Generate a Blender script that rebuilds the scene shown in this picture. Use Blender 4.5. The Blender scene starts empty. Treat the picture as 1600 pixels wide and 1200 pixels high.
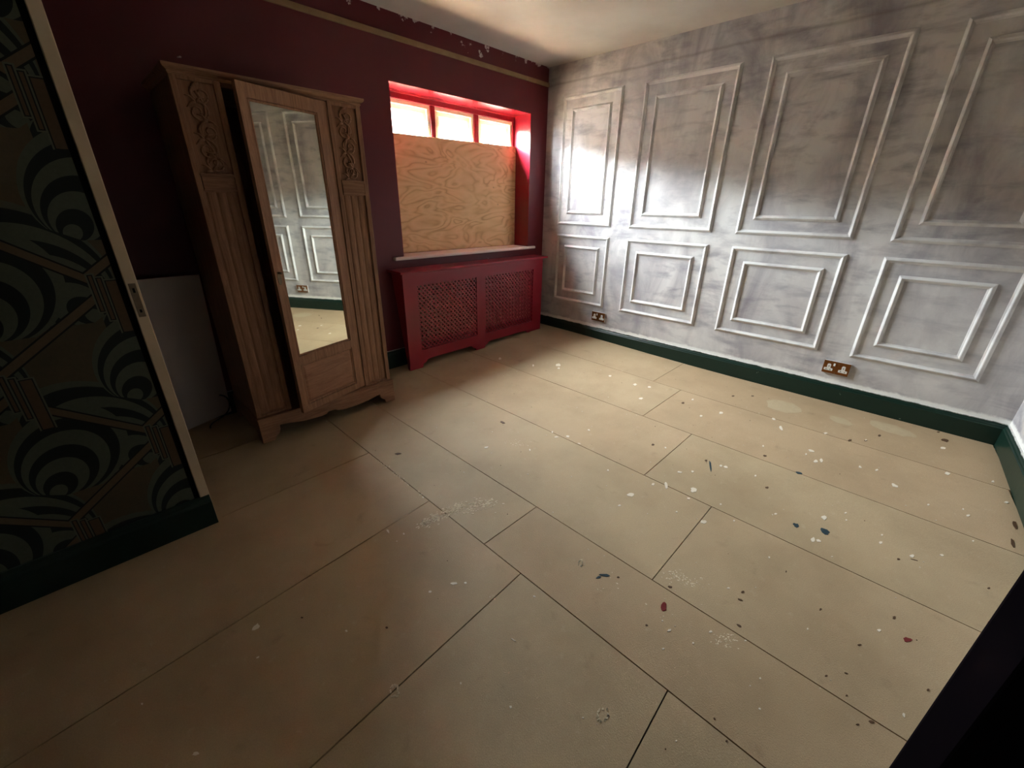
import bpy, bmesh, math, random
from mathutils import Vector, Matrix

random.seed(7)
scene = bpy.context.scene
COL = scene.collection

# ------------------------------------------------------------------ camera
# metres; room corner (window wall / panelled wall) at the origin, z up
CAM = (-3.4099, -2.9030, 1.2360)
YAW, PITCH, ROLL = math.radians(45.889), math.radians(23.4065), math.radians(0.8237)
fwd = Vector((math.sin(YAW)*math.cos(PITCH), math.cos(YAW)*math.cos(PITCH), -math.sin(PITCH)))
rgt = Vector((math.cos(YAW), -math.sin(YAW), 0.0))
upv = rgt.cross(fwd)
r2 = math.cos(ROLL)*rgt + math.sin(ROLL)*upv
u2 = -math.sin(ROLL)*rgt + math.cos(ROLL)*upv
cam_data = bpy.data.cameras.new('camera')
cam = bpy.data.objects.new('camera', cam_data)
COL.objects.link(cam)
cam.matrix_world = Matrix(((r2.x, u2.x, -fwd.x, CAM[0]), (r2.y, u2.y, -fwd.y, CAM[1]),
                           (r2.z, u2.z, -fwd.z, CAM[2]), (0, 0, 0, 1)))
cam_data.sensor_fit = 'HORIZONTAL'
cam_data.sensor_width = 36.0
cam_data.lens = 36.0 * 647.65 / 1600.0
cam_data.clip_start = 0.02
scene.camera = cam

# ------------------------------------------------------------------ daylight
SKY_STRENGTH = 6.0          # zenith
EXPOSURE = 7.75
world = bpy.data.worlds.new('daylight')
scene.world = world
world.use_nodes = True
wn = world.node_tree.nodes
wl = world.node_tree.links
wn.clear()
wout = wn.new('ShaderNodeOutputWorld')
wbg = wn.new('ShaderNodeBackground')
# overcast sky: the standard luminance law (1 + 2 sin elevation) / 3, slightly cool white
wdir = wn.new('ShaderNodeTexCoord')
wsep = wn.new('ShaderNodeSeparateXYZ')
wl.new(wdir.outputs['Generated'], wsep.inputs[0])
wmax = wn.new('ShaderNodeMath'); wmax.operation = 'MAXIMUM'; wmax.inputs[1].default_value = 0.0
wl.new(wsep.outputs[2], wmax.inputs[0])
wlum = wn.new('ShaderNodeMath'); wlum.operation = 'MULTIPLY_ADD'
wlum.inputs[1].default_value = 2.0/3.0; wlum.inputs[2].default_value = 1.0/3.0
wl.new(wmax.outputs[0], wlum.inputs[0])
wmul = wn.new('ShaderNodeMath'); wmul.operation = 'MULTIPLY'; wmul.inputs[1].default_value = SKY_STRENGTH
wl.new(wlum.outputs[0], wmul.inputs[0])
wbg.inputs['Color'].default_value = (0.90, 0.955, 1.03, 1.0)
wl.new(wmul.outputs[0], wbg.inputs['Strength'])
wl.new(wbg.outputs[0], wout.inputs['Surface'])

portal_data = bpy.data.lights.new('window_portal', 'AREA')
portal_data.shape = 'RECTANGLE'
portal_data.size, portal_data.size_y = 1.40, 0.30
portal_data.cycles.is_portal = True
portal = bpy.data.objects.new('window_portal', portal_data)
COL.objects.link(portal)
portal.location = (-0.925, 0.285, 1.82)
portal.rotation_euler = (math.radians(-90), 0, 0)      # faces into the room (-Y)

scene.view_settings.view_transform = 'Standard'
scene.view_settings.look = 'None'
scene.view_settings.exposure = EXPOSURE
scene.view_settings.gamma = 1.0
scene.view_settings.use_curve_mapping = False

# ------------------------------------------------------------------ helpers
class MB:
    """collects faces, then links them as one mesh object"""
    def __init__(self):
        self.v, self.f = [], []
    def add(self, vs, fs):
        n = len(self.v)
        self.v += [tuple(p) for p in vs]
        self.f += [tuple(n+i for i in f) for f in fs]
        return self
    def box(self, x0, x1, y0, y1, z0, z1):
        vs = [(x0,y0,z0),(x1,y0,z0),(x1,y1,z0),(x0,y1,z0),(x0,y0,z1),(x1,y0,z1),(x1,y1,z1),(x0,y1,z1)]
        return self.add(vs, [(0,3,2,1),(4,5,6,7),(0,1,5,4),(1,2,6,5),(2,3,7,6),(3,0,4,7)])
    def prism(self, poly, fn, a, b):
        """poly: 2d outline; fn(p, q, d) -> 3d; extruded from d=a to d=b"""
        n = len(poly)
        vs = [fn(p[0], p[1], a) for p in poly] + [fn(p[0], p[1], b) for p in poly]
        fs = [tuple(range(n))[::-1], tuple(range(n, 2*n))]
        fs += [(i, (i+1) % n, n+(i+1) % n, n+i) for i in range(n)]
        return self.add(vs, fs)
    def tube(self, pts, r, n=8, r_end=None, cap=True):
        pts = [Vector(p) for p in pts]
        rings = []
        for i, p in enumerate(pts):
            t = (pts[min(i+1, len(pts)-1)] - pts[max(i-1, 0)]).normalized()
            a = Vector((0, 0, 1)) if abs(t.z) < 0.9 else Vector((1, 0, 0))
            u = t.cross(a).normalized(); w = t.cross(u)
            rr = r if r_end is None else r + (r_end-r)*i/max(1, len(pts)-1)
            rings.append([p + rr*(math.cos(2*math.pi*k/n)*u + math.sin(2*math.pi*k/n)*w) for k in range(n)])
        vs = [q for ring in rings for q in ring]
        fs = []
        for i in range(len(pts)-1):
            for k in range(n):
                fs.append((i*n+k, i*n+(k+1) % n, (i+1)*n+(k+1) % n, (i+1)*n+k))
        if cap:
            fs.append(tuple(range(n))[::-1]); fs.append(tuple((len(pts)-1)*n+k for k in range(n)))
        return self.add(vs, fs)
    def frame(self, crest, fn, hw, h):
        """mitred rectangular moulding; crest = (p0,p1,q0,q1), fn(p,q,height)"""
        p0, p1, q0, q1 = crest
        prof = [(-hw, 0.0), (-hw, .003), (-hw*.35, h*.8), (-hw*.1, h), (hw*.15, h*.95), (hw*.55, h*.42), (hw, .003), (hw, 0.0)]
        m = len(prof); vs = []
        for (cp, cq, sp, sq) in ((p0, q0, 1, 1), (p1, q0, -1, 1), (p1, q1, -1, -1), (p0, q1, 1, -1)):
            for o, hh in prof:
                vs.append(fn(cp+sp*o, cq+sq*o, hh))
        fs = []
        for c in range(4):
            d = (c+1) % 4
            for k in range(m-1):
                fs.append((c*m+k, d*m+k, d*m+k+1, c*m+k+1))
        return self.add(vs, fs)
    def build(self, name, mat, parent=None, bevel=0.0, smooth=False, seg=2):
        me = bpy.data.meshes.new(name)
        me.from_pydata(self.v, [], self.f)
        bm = bmesh.new(); bm.from_mesh(me)
        bmesh.ops.recalc_face_normals(bm, faces=bm.faces)
        bm.to_mesh(me); bm.free()
        o = bpy.data.objects.new(name, me)
        COL.objects.link(o)
        if mat is not None:
            me.materials.append(mat)
        if smooth:
            for p in me.polygons: p.use_smooth = True
        if bevel > 0:
            m = o.modifiers.new('bevel', 'BEVEL')
            m.width = bevel; m.segments = seg; m.limit_method = 'ANGLE'; m.angle_limit = math.radians(40)
        if parent is not None:
            o.parent = parent
        return o

def tag(o, label=None, category=None, group=None, kind=None):
    if label: o['label'] = label
    if category: o['category'] = category
    if group: o['group'] = group
    if kind: o['kind'] = kind
    return o

def empty(name, loc=(0, 0, 0), rz=0.0):
    o = bpy.data.objects.new(name, None)
    COL.objects.link(o)
    o.location = loc; o.rotation_euler = (0, 0, rz)
    o.empty_display_size = 0.1
    return o

def structure(o, label):
    return tag(o, label=label, kind='structure')

# ------------------------------------------------------------------ material helpers
def srgb(r, g, b):
    def c(v):
        v /= 255.0
        return v/12.92 if v <= 0.04045 else ((v+0.055)/1.055)**2.4
    return (c(r), c(g), c(b), 1.0)

class NT:
    def __init__(self, name):
        self.m = bpy.data.materials.new(name)
        self.m.use_nodes = True
        self.t = self.m.node_tree
        self.n, self.l = self.t.nodes, self.t.links
        self.n.clear()
        self.out = self.n.new('ShaderNodeOutputMaterial')
        self.b = self.n.new('ShaderNodeBsdfPrincipled')
        self.l.new(self.b.outputs[0], self.out.inputs['Surface'])
    def link(self, a, b):
        self.l.new(a, b)
    def setin(self, sock, v):
        if isinstance(v, bpy.types.NodeSocket): self.l.new(v, sock)
        else: sock.default_value = v
    def coord(self, kind='Object', scale=None, rot=None, loc=None):
        c = self.n.new('ShaderNodeTexCoord').outputs[kind]
        if scale is None and rot is None and loc is None: return c
        mp = self.n.new('ShaderNodeMapping')
        if scale is not None: mp.inputs['Scale'].default_value = scale
        if rot is not None: mp.inputs['Rotation'].default_value = rot
        if loc is not None: mp.inputs['Location'].default_value = loc
        self.l.new(c, mp.inputs['Vector'])
        return mp.outputs[0]
    def worldpos(self, scale=None):
        g = self.n.new('ShaderNodeNewGeometry').outputs['Position']
        if scale is None: return g
        mp = self.n.new('ShaderNodeMapping'); mp.inputs['Scale'].default_value = scale
        self.l.new(g, mp.inputs['Vector'])
        return mp.outputs[0]
    def noise(self, vec, scale=5, detail=4, rough=0.55, dist=0.0, out='Fac'):
        n = self.n.new('ShaderNodeTexNoise')
        self.l.new(vec, n.inputs['Vector'])
        n.inputs['Scale'].default_value = scale; n.inputs['Detail'].default_value = detail
        n.inputs['Roughness'].default_value = rough; n.inputs['Distortion'].default_value = dist
        return n.outputs[out]
    def wave(self, vec, scale=5, dist=5, detail=2, dscale=1, direction='X', typ='BANDS'):
        n = self.n.new('ShaderNodeTexWave')
        n.wave_type = typ
        if typ == 'BANDS': n.bands_direction = direction
        self.l.new(vec, n.inputs['Vector'])
        n.inputs['Scale'].default_value = scale; n.inputs['Distortion'].default_value = dist
        n.inputs['Detail'].default_value = detail; n.inputs['Detail Scale'].default_value = dscale
        return n.outputs['Fac']
    def ramp(self, fac, stops, interp='LINEAR'):
        n = self.n.new('ShaderNodeValToRGB')
        n.color_ramp.interpolation = interp
        e = n.color_ramp.elements
        while len(e) < len(stops): e.new(0.5)
        for el, (p, c) in zip(e, stops):
            el.position = p
            el.color = c if len(c) == 4 else (*c, 1)
        self.l.new(fac, n.inputs['Fac'])
        return n.outputs['Color']
    def step(self, fac, lo, hi):
        return self.ramp(fac, [(lo, (0, 0, 0, 1)), (hi, (1, 1, 1, 1))])
    def mix(self, fac, a, b, blend='MIX'):
        n = self.n.new('ShaderNodeMix'); n.data_type = 'RGBA'; n.blend_type = blend
        self.setin(n.inputs['Factor'], fac); self.setin(n.inputs['A'], a) if False else None
        for s in n.inputs:
            if s.type == 'RGBA' and s.name == 'A': self.setin(s, a)
            if s.type == 'RGBA' and s.name == 'B': self.setin(s, b)
        return [s for s in n.outputs if s.type == 'RGBA'][0]
    def math(self, op, a, b=None, c=None, clamp=False):
        n = self.n.new('ShaderNodeMath'); n.operation = op; n.use_clamp = clamp
        self.setin(n.inputs[0], a)
        if b is not None: self.setin(n.inputs[1], b)
        if c is not None: self.setin(n.inputs[2], c)
        return n.outputs[0]
    def sep(self, vec):
        n = self.n.new('ShaderNodeSeparateXYZ'); self.l.new(vec, n.inputs[0]); return n.outputs
    def bump(self, height, strength=0.3, dist=0.01):
        n = self.n.new('ShaderNodeBump')
        n.inputs['Strength'].default_value = strength; n.inputs['Distance'].default_value = dist
        self.l.new(height, n.inputs['Height']); self.l.new(n.outputs[0], self.b.inputs['Normal'])
    def set(self, color=None, rough=None, spec=None, metal=None):
        if color is not None: self.setin(self.b.inputs['Base Color'], color)
        if rough is not None: self.setin(self.b.inputs['Roughness'], rough)
        if spec is not None: self.setin(self.b.inputs['Specular IOR Level'], spec)
        if metal is not None: self.setin(self.b.inputs['Metallic'], metal)
        return self.m

# ------------------------------------------------------------------ materials
M = {}

def mat_red():
    t = NT('red_wall_paint')
    p = t.worldpos()
    n1 = t.noise(p, 3.0, 4)
    base = t.mix(n1, srgb(88, 19, 28), srgb(98, 24, 34))
    z = t.sep(p)[2]
    # flaked patches close under the ceiling, pale filler showing
    top = t.math('MULTIPLY', t.math('SUBTRACT', z, 2.235), 9.0, clamp=True)
    fl = t.noise(p, 9.0, 5, 0.6)
    flake = t.step(t.math('ADD', fl, t.math('MULTIPLY', top, 0.20)), 0.735, 0.75)
    spots = t.step(t.noise(p, 11.0, 2, 0.4), 0.775, 0.785)
    col = t.mix(flake, base, srgb(200, 190, 185))
    col = t.mix(spots, col, srgb(205, 180, 180))
    t.bump(t.noise(p, 60, 3), 0.12, 0.004)
    return t.set(col, 0.42, 0.45)
M['red'] = mat_red()

def mat_white_wall():
    t = NT('patchy_white_wall_paint')
    p = t.worldpos()
    ps = t.worldpos((1, 1.0, 0.45))
    blot = t.noise(ps, 3.2, 6, 0.62, 0.6)
    blot2 = t.noise(t.worldpos((1, 0.55, 1.7)), 7.0, 5, 0.6, 0.3)
    col = t.mix(t.step(blot, 0.40, 0.66), srgb(208, 204, 200), srgb(156, 150, 153))
    col = t.mix(t.math('MULTIPLY', t.step(blot2, 0.48, 0.68), 0.65), col, srgb(128, 122, 130))
    big = t.noise(p, 1.1, 3)
    col = t.mix(t.math('MULTIPLY', t.step(big, 0.45, 0.65), 0.35), col, srgb(214, 211, 206))
    z = t.sep(p)[2]
    # ragged fresh white brush line cut in above the skirting
    cut = t.math('SUBTRACT', 1.0, t.math('MULTIPLY', t.math('SUBTRACT', z, t.math('ADD', 0.140, t.math('MULTIPLY', t.noise(p, 12, 5, .7), 0.045))), 80.0), clamp=True)
    col = t.mix(cut, col, srgb(238, 236, 231))
    # scar left by a removed picture rail: a small step in the plaster
    wob = t.math('MULTIPLY', t.noise(p, 4.0, 4), 0.03)
    dz = t.math('ABSOLUTE', t.math('SUBTRACT', t.math('ADD', z, wob), 2.225))
    scar = t.math('SUBTRACT', 1.0, t.math('MULTIPLY', dz, 70.0), clamp=True)
    col = t.mix(t.math('MULTIPLY', scar, 0.45), col, srgb(120, 110, 104))
    hgt = t.math('SUBTRACT', t.noise(p, 14, 6, 0.65), t.math('MULTIPLY', scar, 0.6))
    t.bump(hgt, 0.35, 0.006)
    return t.set(col, 0.78, 0.2)
M['white_wall'] = mat_white_wall()

def mat_moulding():
    t = NT('white_moulding_paint')
    p = t.worldpos()
    col = t.mix(t.step(t.noise(p, 6.0, 5), 0.45, 0.7), srgb(216, 213, 209), srgb(176, 171, 171))
    t.bump(t.noise(p, 40, 3), 0.15, 0.003)
    return t.set(col, 0.5, 0.4)
M['moulding'] = mat_moulding()

def mat_ceiling():
    t = NT('ceiling_paint')
    p = t.worldpos()
    col = t.mix(t.step(t.noise(p, 1.5, 4), 0.35, 0.7), srgb(214, 208, 198), srgb(194, 186, 174))
    t.bump(t.noise(p, 10, 5), 0.2, 0.005)
    return t.set(col, 0.85, 0.15)
M['ceiling'] = mat_ceiling()

def mat_floor_sheet():
    t = NT('fibre_board_sheet')
    oi = t.n.new('ShaderNodeObjectInfo').outputs['Random']
    p = t.worldpos()
    base = t.ramp(oi, [(0.0, srgb(181, 155, 121)), (0.5, srgb(192, 166, 132)), (1.0, srgb(185, 163, 129))])
    big = t.noise(p, 2.2, 6, 0.6)
    col = t.mix(t.math('MULTIPLY', t.step(big, 0.42, 0.72), 0.45), base, srgb(150, 124, 92))
    fibre = t.noise(p, 330, 3, 0.7)
    col = t.mix(t.math('MULTIPLY', t.step(fibre, 0.35, 0.75), 0.35), col, srgb(112, 94, 70))
    dust = t.noise(p, 26, 6, 0.7)
    col = t.mix(t.math('MULTIPLY', t.step(dust, 0.60, 0.8), 0.28), col, srgb(214, 200, 178))
    stain = t.noise(p, 9, 5, 0.65, 0.4)
    col = t.mix(t.math('MULTIPLY', t.step(stain, 0.62, 0.78), 0.3), col, srgb(104, 84, 60))
    t.bump(t.math('ADD', t.noise(p, 260, 2), t.math('MULTIPLY', t.noise(p, 14, 4), 0.6)), 0.22, 0.003)
    return t.set(col, 0.62, 0.32)
M['floor'] = mat_floor_sheet()

def plain(name, col, rough=0.5, spec=0.4, metal=0.0, var=None, vscale=8.0, bump=0.0, bscale=60):
    t = NT(name)
    p = t.worldpos()
    c = col if var is None else t.mix(t.noise(p, vscale, 4), col, var)
    if bump > 0: t.bump(t.noise(p, bscale, 3), bump, 0.003)
    return t.set(c, rough, spec, metal)

M['subfloor'] = plain('dark_gap', srgb(30, 24, 18), 0.9, 0.1)
M['black_gap'] = plain('black_shadow_gap', srgb(14, 13, 13), 0.9, 0.1)
M['cream_timber'] = plain('aged_cream_gloss', srgb(222, 202, 172), 0.5, 0.35, var=srgb(196, 172, 140), vscale=6, bump=.1)
M['batten'] = plain('bare_batten_timber', srgb(158, 132, 98), 0.7, 0.2, var=srgb(128, 102, 72), vscale=14)
M['brass'] = plain('aged_brass', srgb(148, 96, 50), 0.38, 0.5, metal=0.85, var=srgb(112, 68, 34), vscale=30)
M['socket_white'] = plain('socket_insert_white', srgb(228, 224, 214), 0.35, 0.5)
M['pin_black'] = plain('pin_hole_black', srgb(12, 12, 12), 0.8, 0.2)
M['steel'] = plain('worn_steel', srgb(140, 124, 104), 0.45, 0.5, metal=0.7, var=srgb(96, 80, 62), vscale=40)
M['white_board'] = plain('plain_white_board', srgb(218, 206, 198), 0.6, 0.3, var=srgb(204, 192, 184), vscale=3)
M['black_cable'] = plain('black_flex', srgb(15, 15, 15), 0.5, 0.4)
M['dark_door'] = plain('near_black_plum_paint', srgb(24, 15, 24), 0.9, 0.08, var=srgb(19, 12, 19), vscale=4)
M['radiator'] = plain('radiator_enamel', srgb(232, 208, 180), 0.4, 0.45, var=srgb(216, 190, 160), vscale=5)
M['sash'] = plain('cream_sash_paint', srgb(240, 230, 208), 0.35, 0.5)
M['lead'] = plain('lead_came', srgb(70, 70, 72), 0.5, 0.4, metal=0.3)
M['sill'] = plain('off_white_sill_gloss', srgb(246, 234, 226), 0.3, 0.5, var=srgb(236, 216, 208), vscale=5)
M['red_trim'] = plain('red_gloss_timber', srgb(152, 30, 48), 0.3, 0.5, var=srgb(136, 25, 41), vscale=6, bump=.06, bscale=40)
M['red_gloss'] = plain('red_gloss_reveal', srgb(140, 24, 40), 0.22, 0.6, var=srgb(126, 20, 35), vscale=6)
M['outside'] = plain('damp_brown_gravel', srgb(66, 59, 50), 0.9, 0.1, var=srgb(59, 52, 44), vscale=0.8)
M['blocker_render'] = plain('grey_render', srgb(150, 140, 128), 0.9, 0.1, var=srgb(138, 127, 115), vscale=2)
M['yard_brick'] = plain('weathered_buff_brick', srgb(122, 114, 106), 0.9, 0.1, var=srgb(112, 103, 95), vscale=4)
M['hall'] = plain('dark_hall_paint', srgb(52, 44, 46), 0.8, 0.2)
M['white_spot'] = plain('dried_white_paint', srgb(232, 224, 208), 0.5, 0.4, var=srgb(214, 200, 180), vscale=60)
M['dust_spot'] = plain('rubbed_plaster_dust', srgb(236, 222, 194), 0.9, 0.1, var=srgb(220, 204, 174), vscale=80)
M['pale_patch'] = plain('pale_dried_patch', srgb(186, 168, 136), 0.75, 0.2, var=srgb(172, 152, 122), vscale=40)
M['green_spot'] = plain('dried_blue_green_paint', srgb(36, 58, 66), 0.5, 0.4)
M['brown_spot'] = plain('dried_brown_paint', srgb(84, 60, 40), 0.6, 0.3)
M['red_spot'] = plain('dried_red_paint', srgb(120, 34, 34), 0.5, 0.4)

def mat_green():
    t = NT('dark_green_gloss')
    p = t.worldpos()
    col = t.mix(t.noise(p, 7, 4), srgb(10, 34, 26), srgb(15, 44, 34))
    chip = t.step(t.noise(p, 34, 4, 0.6), 0.735, 0.75)
    col = t.mix(t.math('MULTIPLY', chip, 0.8), col, srgb(186, 196, 184))
    z = t.sep(p)[2]
    edge = t.math('ADD', t.math('MULTIPLY', t.math('SUBTRACT', z, 0.139), 160.0), t.math('MULTIPLY', t.math('SUBTRACT', t.noise(p, 16, 5, .7), .5), 3.2))
    col = t.mix(t.math('MULTIPLY', edge, 1.0, clamp=True), col, srgb(216, 214, 208))
    t.bump(t.noise(p, 24, 4), 0.12, 0.004)
    return t.set(col, 0.38, 0.4)
M['green'] = mat_green()

def mat_wood(name, a, b, axis_scale, rough=0.5):
    t = NT(name)
    v = t.coord('Object', scale=axis_scale)
    g = t.noise(v, 6.0, 6, 0.6, 1.2)
    fine = t.noise(v, 40.0, 3, 0.6, 0.4)
    col = t.mix(t.step(g, 0.32, 0.7), a, b)
    col = t.mix(t.math('MULTIPLY', t.step(fine, 0.5, 0.75), 0.4), col, tuple([c*0.55 for c in b[:3]]+[1]))
    t.bump(fine, 0.15, 0.002)
    return t.set(col, rough, 0.35)
M['oak'] = mat_wood('weathered_oak_upright', srgb(176, 130, 98), srgb(134, 93, 68), (9, 9, 0.8))
M['oak_h'] = mat_wood('weathered_oak_cross_grain', srgb(178, 132, 100), srgb(136, 95, 70), (0.8, 9, 9))
M['oak_panel'] = mat_wood('mahogany_toned_panel', srgb(176, 128, 98), srgb(144, 98, 72), (0.9, 9, 7))
M['oak_reed'] = mat_wood('reeded_oak', srgb(184, 136, 102), srgb(138, 96, 70), (9, 9, 0.7))

def mat_ply():
    t = NT('rotary_cut_plywood')
    p = t.coord('Object', scale=(1.15, 1.0, 3.1))
    n = t.noise(p, 2.1, 2.2, 0.5, 0.5)
    bands = t.math('PINGPONG', t.math('MULTIPLY', n, 9.0), 0.5)      # contour lines of a stretched noise field
    line = t.math('SUBTRACT', 1.0, t.math('MULTIPLY', bands, 5.5), clamp=True)
    soft = t.math('SUBTRACT', 1.0, t.math('MULTIPLY', bands, 2.0), clamp=True)
    col = t.mix(t.noise(t.coord('Object', scale=(3, 1, 40)), 3, 3), srgb(238, 200, 152), srgb(228, 186, 136))
    col = t.mix(t.math('MULTIPLY', soft, 0.35), col, srgb(188, 134, 86))
    amp = t.step(t.noise(p, 3.3, 3), 0.40, 0.62)
    col = t.mix(t.math('MULTIPLY', t.math('MULTIPLY', line, amp), 0.5), col, srgb(160, 106, 62))
    vor = t.n.new('ShaderNodeTexVoronoi'); vor.feature = 'F1'
    vor.inputs['Scale'].default_value = 4.0
    t.link(t.coord('Object', scale=(1.3, 1, 1.9)), vor.inputs['Vector'])
    knot = t.math('SUBTRACT', 1.0, t.math('MULTIPLY', vor.outputs['Distance'], 14.0), clamp=True)
    col = t.mix(t.math('MULTIPLY', knot, 0.7), col, srgb(112, 70, 38))
    return t.set(col, 0.6, 0.3)
M['ply'] = mat_ply()

def mat_glass():
    m = bpy.data.materials.new('window_glass'); m.use_nodes = True
    n, l = m.node_tree.nodes, m.node_tree.links
    n.clear()
    out = n.new('ShaderNodeOutputMaterial'); mixn = n.new('ShaderNodeMixShader')
    tr = n.new('ShaderNodeBsdfTransparent'); gl = n.new('ShaderNodeBsdfGlossy')
    lw = n.new('ShaderNodeLayerWeight'); lw.inputs['Blend'].default_value = 0.5
    pw = n.new('ShaderNodeMath'); pw.operation = 'POWER'; pw.inputs[1].default_value = 5.0
    l.new(lw.outputs['Facing'], pw.inputs[0])
    fr = n.new('ShaderNodeMath'); fr.operation = 'MULTIPLY_ADD'; fr.inputs[1].default_value = 0.6; fr.inputs[2].default_value = 0.04
    l.new(pw.outputs[0], fr.inputs[0])
    tr.inputs['Color'].default_value = (0.95, 0.97, 0.96, 1)
    gl.inputs['Roughness'].default_value = 0.02
    l.new(fr.outputs[0], mixn.inputs[0]); l.new(tr.outputs[0], mixn.inputs[1]); l.new(gl.outputs[0], mixn.inputs[2])
    l.new(mixn.outputs[0], out.inputs['Surface'])
    return m
M['glass'] = mat_glass()

def mat_mirror():
    t = NT('old_mirror_silvering')
    p = t.coord('Object')
    col = t.mix(t.noise(p, 3, 3), (0.90, 0.91, 0.82, 1), (0.85, 0.87, 0.77, 1))
    return t.set(col, 0.02, 0.5, 1.0)
M['mirror'] = mat_mirror()

def mat_wallpaper():
    """half-drop repeat of frond fans, zigzag lines and stepped bars"""
    t = NT('deco_frond_wallpaper')
    p = t.worldpos()
    s = t.sep(p)
    X, Z = s[0], s[2]
    W = 0.53
    DARK, MID, TAN = srgb(20, 28, 26), srgb(84, 91, 76), srgb(100, 84, 63)
    def local(ox, oz):
        du = t.math('SUBTRACT', t.math('MODULO', t.math('ADD', t.math('SUBTRACT', X, ox), 10*W + W/2), W), W/2)
        dv = t.math('MODULO', t.math('ADD', t.math('SUBTRACT', Z, oz), 10*W), W)
        return du, dv
    def fan(ox, oz, ang, kmax):
        du, dv = local(ox, oz)
        ca, sa = math.cos(ang), math.sin(ang)
        a = t.math('SUBTRACT', t.math('MULTIPLY', du, ca), t.math('MULTIPLY', dv, sa))
        b = t.math('ADD', t.math('MULTIPLY', du, sa), t.math('MULTIPLY', dv, ca))
        q = t.math('ADD', t.math('MULTIPLY', t.math('MULTIPLY', a, a), 1.5), t.math('MULTIPLY', b, b))
        r = t.math('DIVIDE', q, t.math('MAXIMUM', t.math('MULTIPLY', b, 2.0), 0.002))
        inside = t.math('MULTIPLY', t.math('LESS_THAN', r, kmax), t.math('GREATER_THAN', b, 0.012))
        band = t.math('GREATER_THAN', t.math('SINE', t.math('MULTIPLY', r, 130.0)), -0.1)
        return inside, band
    col = t.mix(t.noise(p, 5, 3), TAN, srgb(70, 66, 50))
    for (ox, oz, ang, k) in ((-3.66, 0.08, -0.62, 0.205), (-3.66+W/2, 0.08+W/2, -0.62, 0.205), (-3.40, 0.06, 0.50, 0.165), (-3.40+W/2, 0.06+W/2, 0.50, 0.165)):
        ins, band = fan(ox, oz, ang, k)
        fc = t.mix(band, DARK, MID)
        col = t.mix(ins, col, fc)
    # zigzag double line
    for (ox, oz) in ((-3.37, 0.46), (-3.37+W/2, 0.46+W/2)):
        du, dv = local(ox, oz)
        tri = t.math('ABSOLUTE', t.math('ADD', du, 0.03))
        d = t.math('ABSOLUTE', t.math('SUBTRACT', dv, t.math('ADD', t.math('MULTIPLY', tri, 0.75), 0.02)))
        col = t.mix(t.math('LESS_THAN', d, 0.016), col, TAN)
        col = t.mix(t.math('LESS_THAN', t.math('ABSOLUTE', t.math('SUBTRACT', d, 0.016)), 0.003), col, srgb(14, 14, 12))
    # stepped bars
    for (ox, oz) in ((-3.36, 0.30), (-3.36+W/2, 0.30+W/2)):
        du, dv = local(ox, oz)
        for (x0, x1, y0, y1) in ((-0.035, -0.022, 0.075, 0.19), (-0.018, -0.004, 0.045, 0.18), (0.0, 0.03, 0.0, 0.17)):
            cx, cy, hx, hy = (x0+x1)/2, (y0+y1)/2, (x1-x0)/2, (y1-y0)/2
            dx = t.math('SUBTRACT', t.math('ABSOLUTE', t.math('SUBTRACT', du, cx)), hx)
            dy = t.math('SUBTRACT', t.math('ABSOLUTE', t.math('SUBTRACT', dv, cy)), hy)
            d = t.math('MAXIMUM', dx, dy)
            col = t.mix(t.math('LESS_THAN', d, 0.004), col, srgb(96, 100, 82))
            col = t.mix(t.math('LESS_THAN', d, 0.0), col, srgb(18, 19, 16))
            col = t.mix(t.math('LESS_THAN', d, -0.003), col, srgb(92, 72, 52))
    col = t.mix(t.math('MULTIPLY', t.noise(p, 120, 3), 0.35), col, srgb(22, 25, 21))
    return t.set(col, 0.6, 0.3)
M['wallpaper'] = mat_wallpaper()

def wmat(o):
    m = o.matrix_basis.copy()
    while o.parent is not None:
        o = o.parent
        m = o.matrix_basis @ m
    return m

def wbuild(mb, name, mat, parent=None, **k):
    """vertices authored in world space; re-expressed in the parent's space"""
    if parent is not None:
        inv = wmat(parent).inverted()
        mb.v = [tuple(inv @ Vector(p)) for p in mb.v]
    return mb.build(name, mat, parent, **k)

XW, XE = -4.7, 0.0            # far left wall, panelled wall
CEIL = 2.35
def y_front(x):               # near wall runs slightly out of square
    return -3.475 + 0.055*x
def sm(t):
    t = max(0.0, min(1.0, t)); return t*t*(3-2*t)
def floor_z(x, y):            # the old floor rises into the window corner
    return 0.013*sm((x+1.6)/1.6) + 0.036*sm((x+1.5)/1.5)*sm((y+2.1)/2.0)

# ================================================================== the setting
# window wall (hole for the window), 0.3 m thick
WX0, WX1, WZ0, WZ1 = -1.630, -0.220, 0.836, 1.979
mb = MB()
mb.box(XW-.2, WX0, 0, .274, -.3, CEIL+.1).box(WX1, .25, 0, .274, -.3, CEIL+.1)
mb.box(WX0, WX1, 0, .274, -.3, WZ0).box(WX0, WX1, 0, .274, WZ1, CEIL+.1)
structure(mb.build('wall_back', M['red']), 'dark red painted window wall with flaked paint under the ceiling')

wall_right = structure(MB().box(0, .25, -3.9, 0, -.3, CEIL+.1).build('wall_right', M['white_wall']),
                       'patchily painted white wall with two rows of moulded panels')
PY = [(-0.204, -0.770), (-0.980, -1.642), (-1.842, -2.498), (-2.708, -3.272)]
for (ya, yb) in PY:
    for (za, zb) in ((1.079, 2.092), (0.360, 0.963)):
        for ins in (0.0, 0.097):
            m = MB().frame((yb+ins, ya-ins, za+ins, zb-ins), lambda p, q, h: (-h, p, q), 0.0155, 0.0155)
            wbuild(m, 'panel_moulding', M['moulding'], wall_right)

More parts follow.
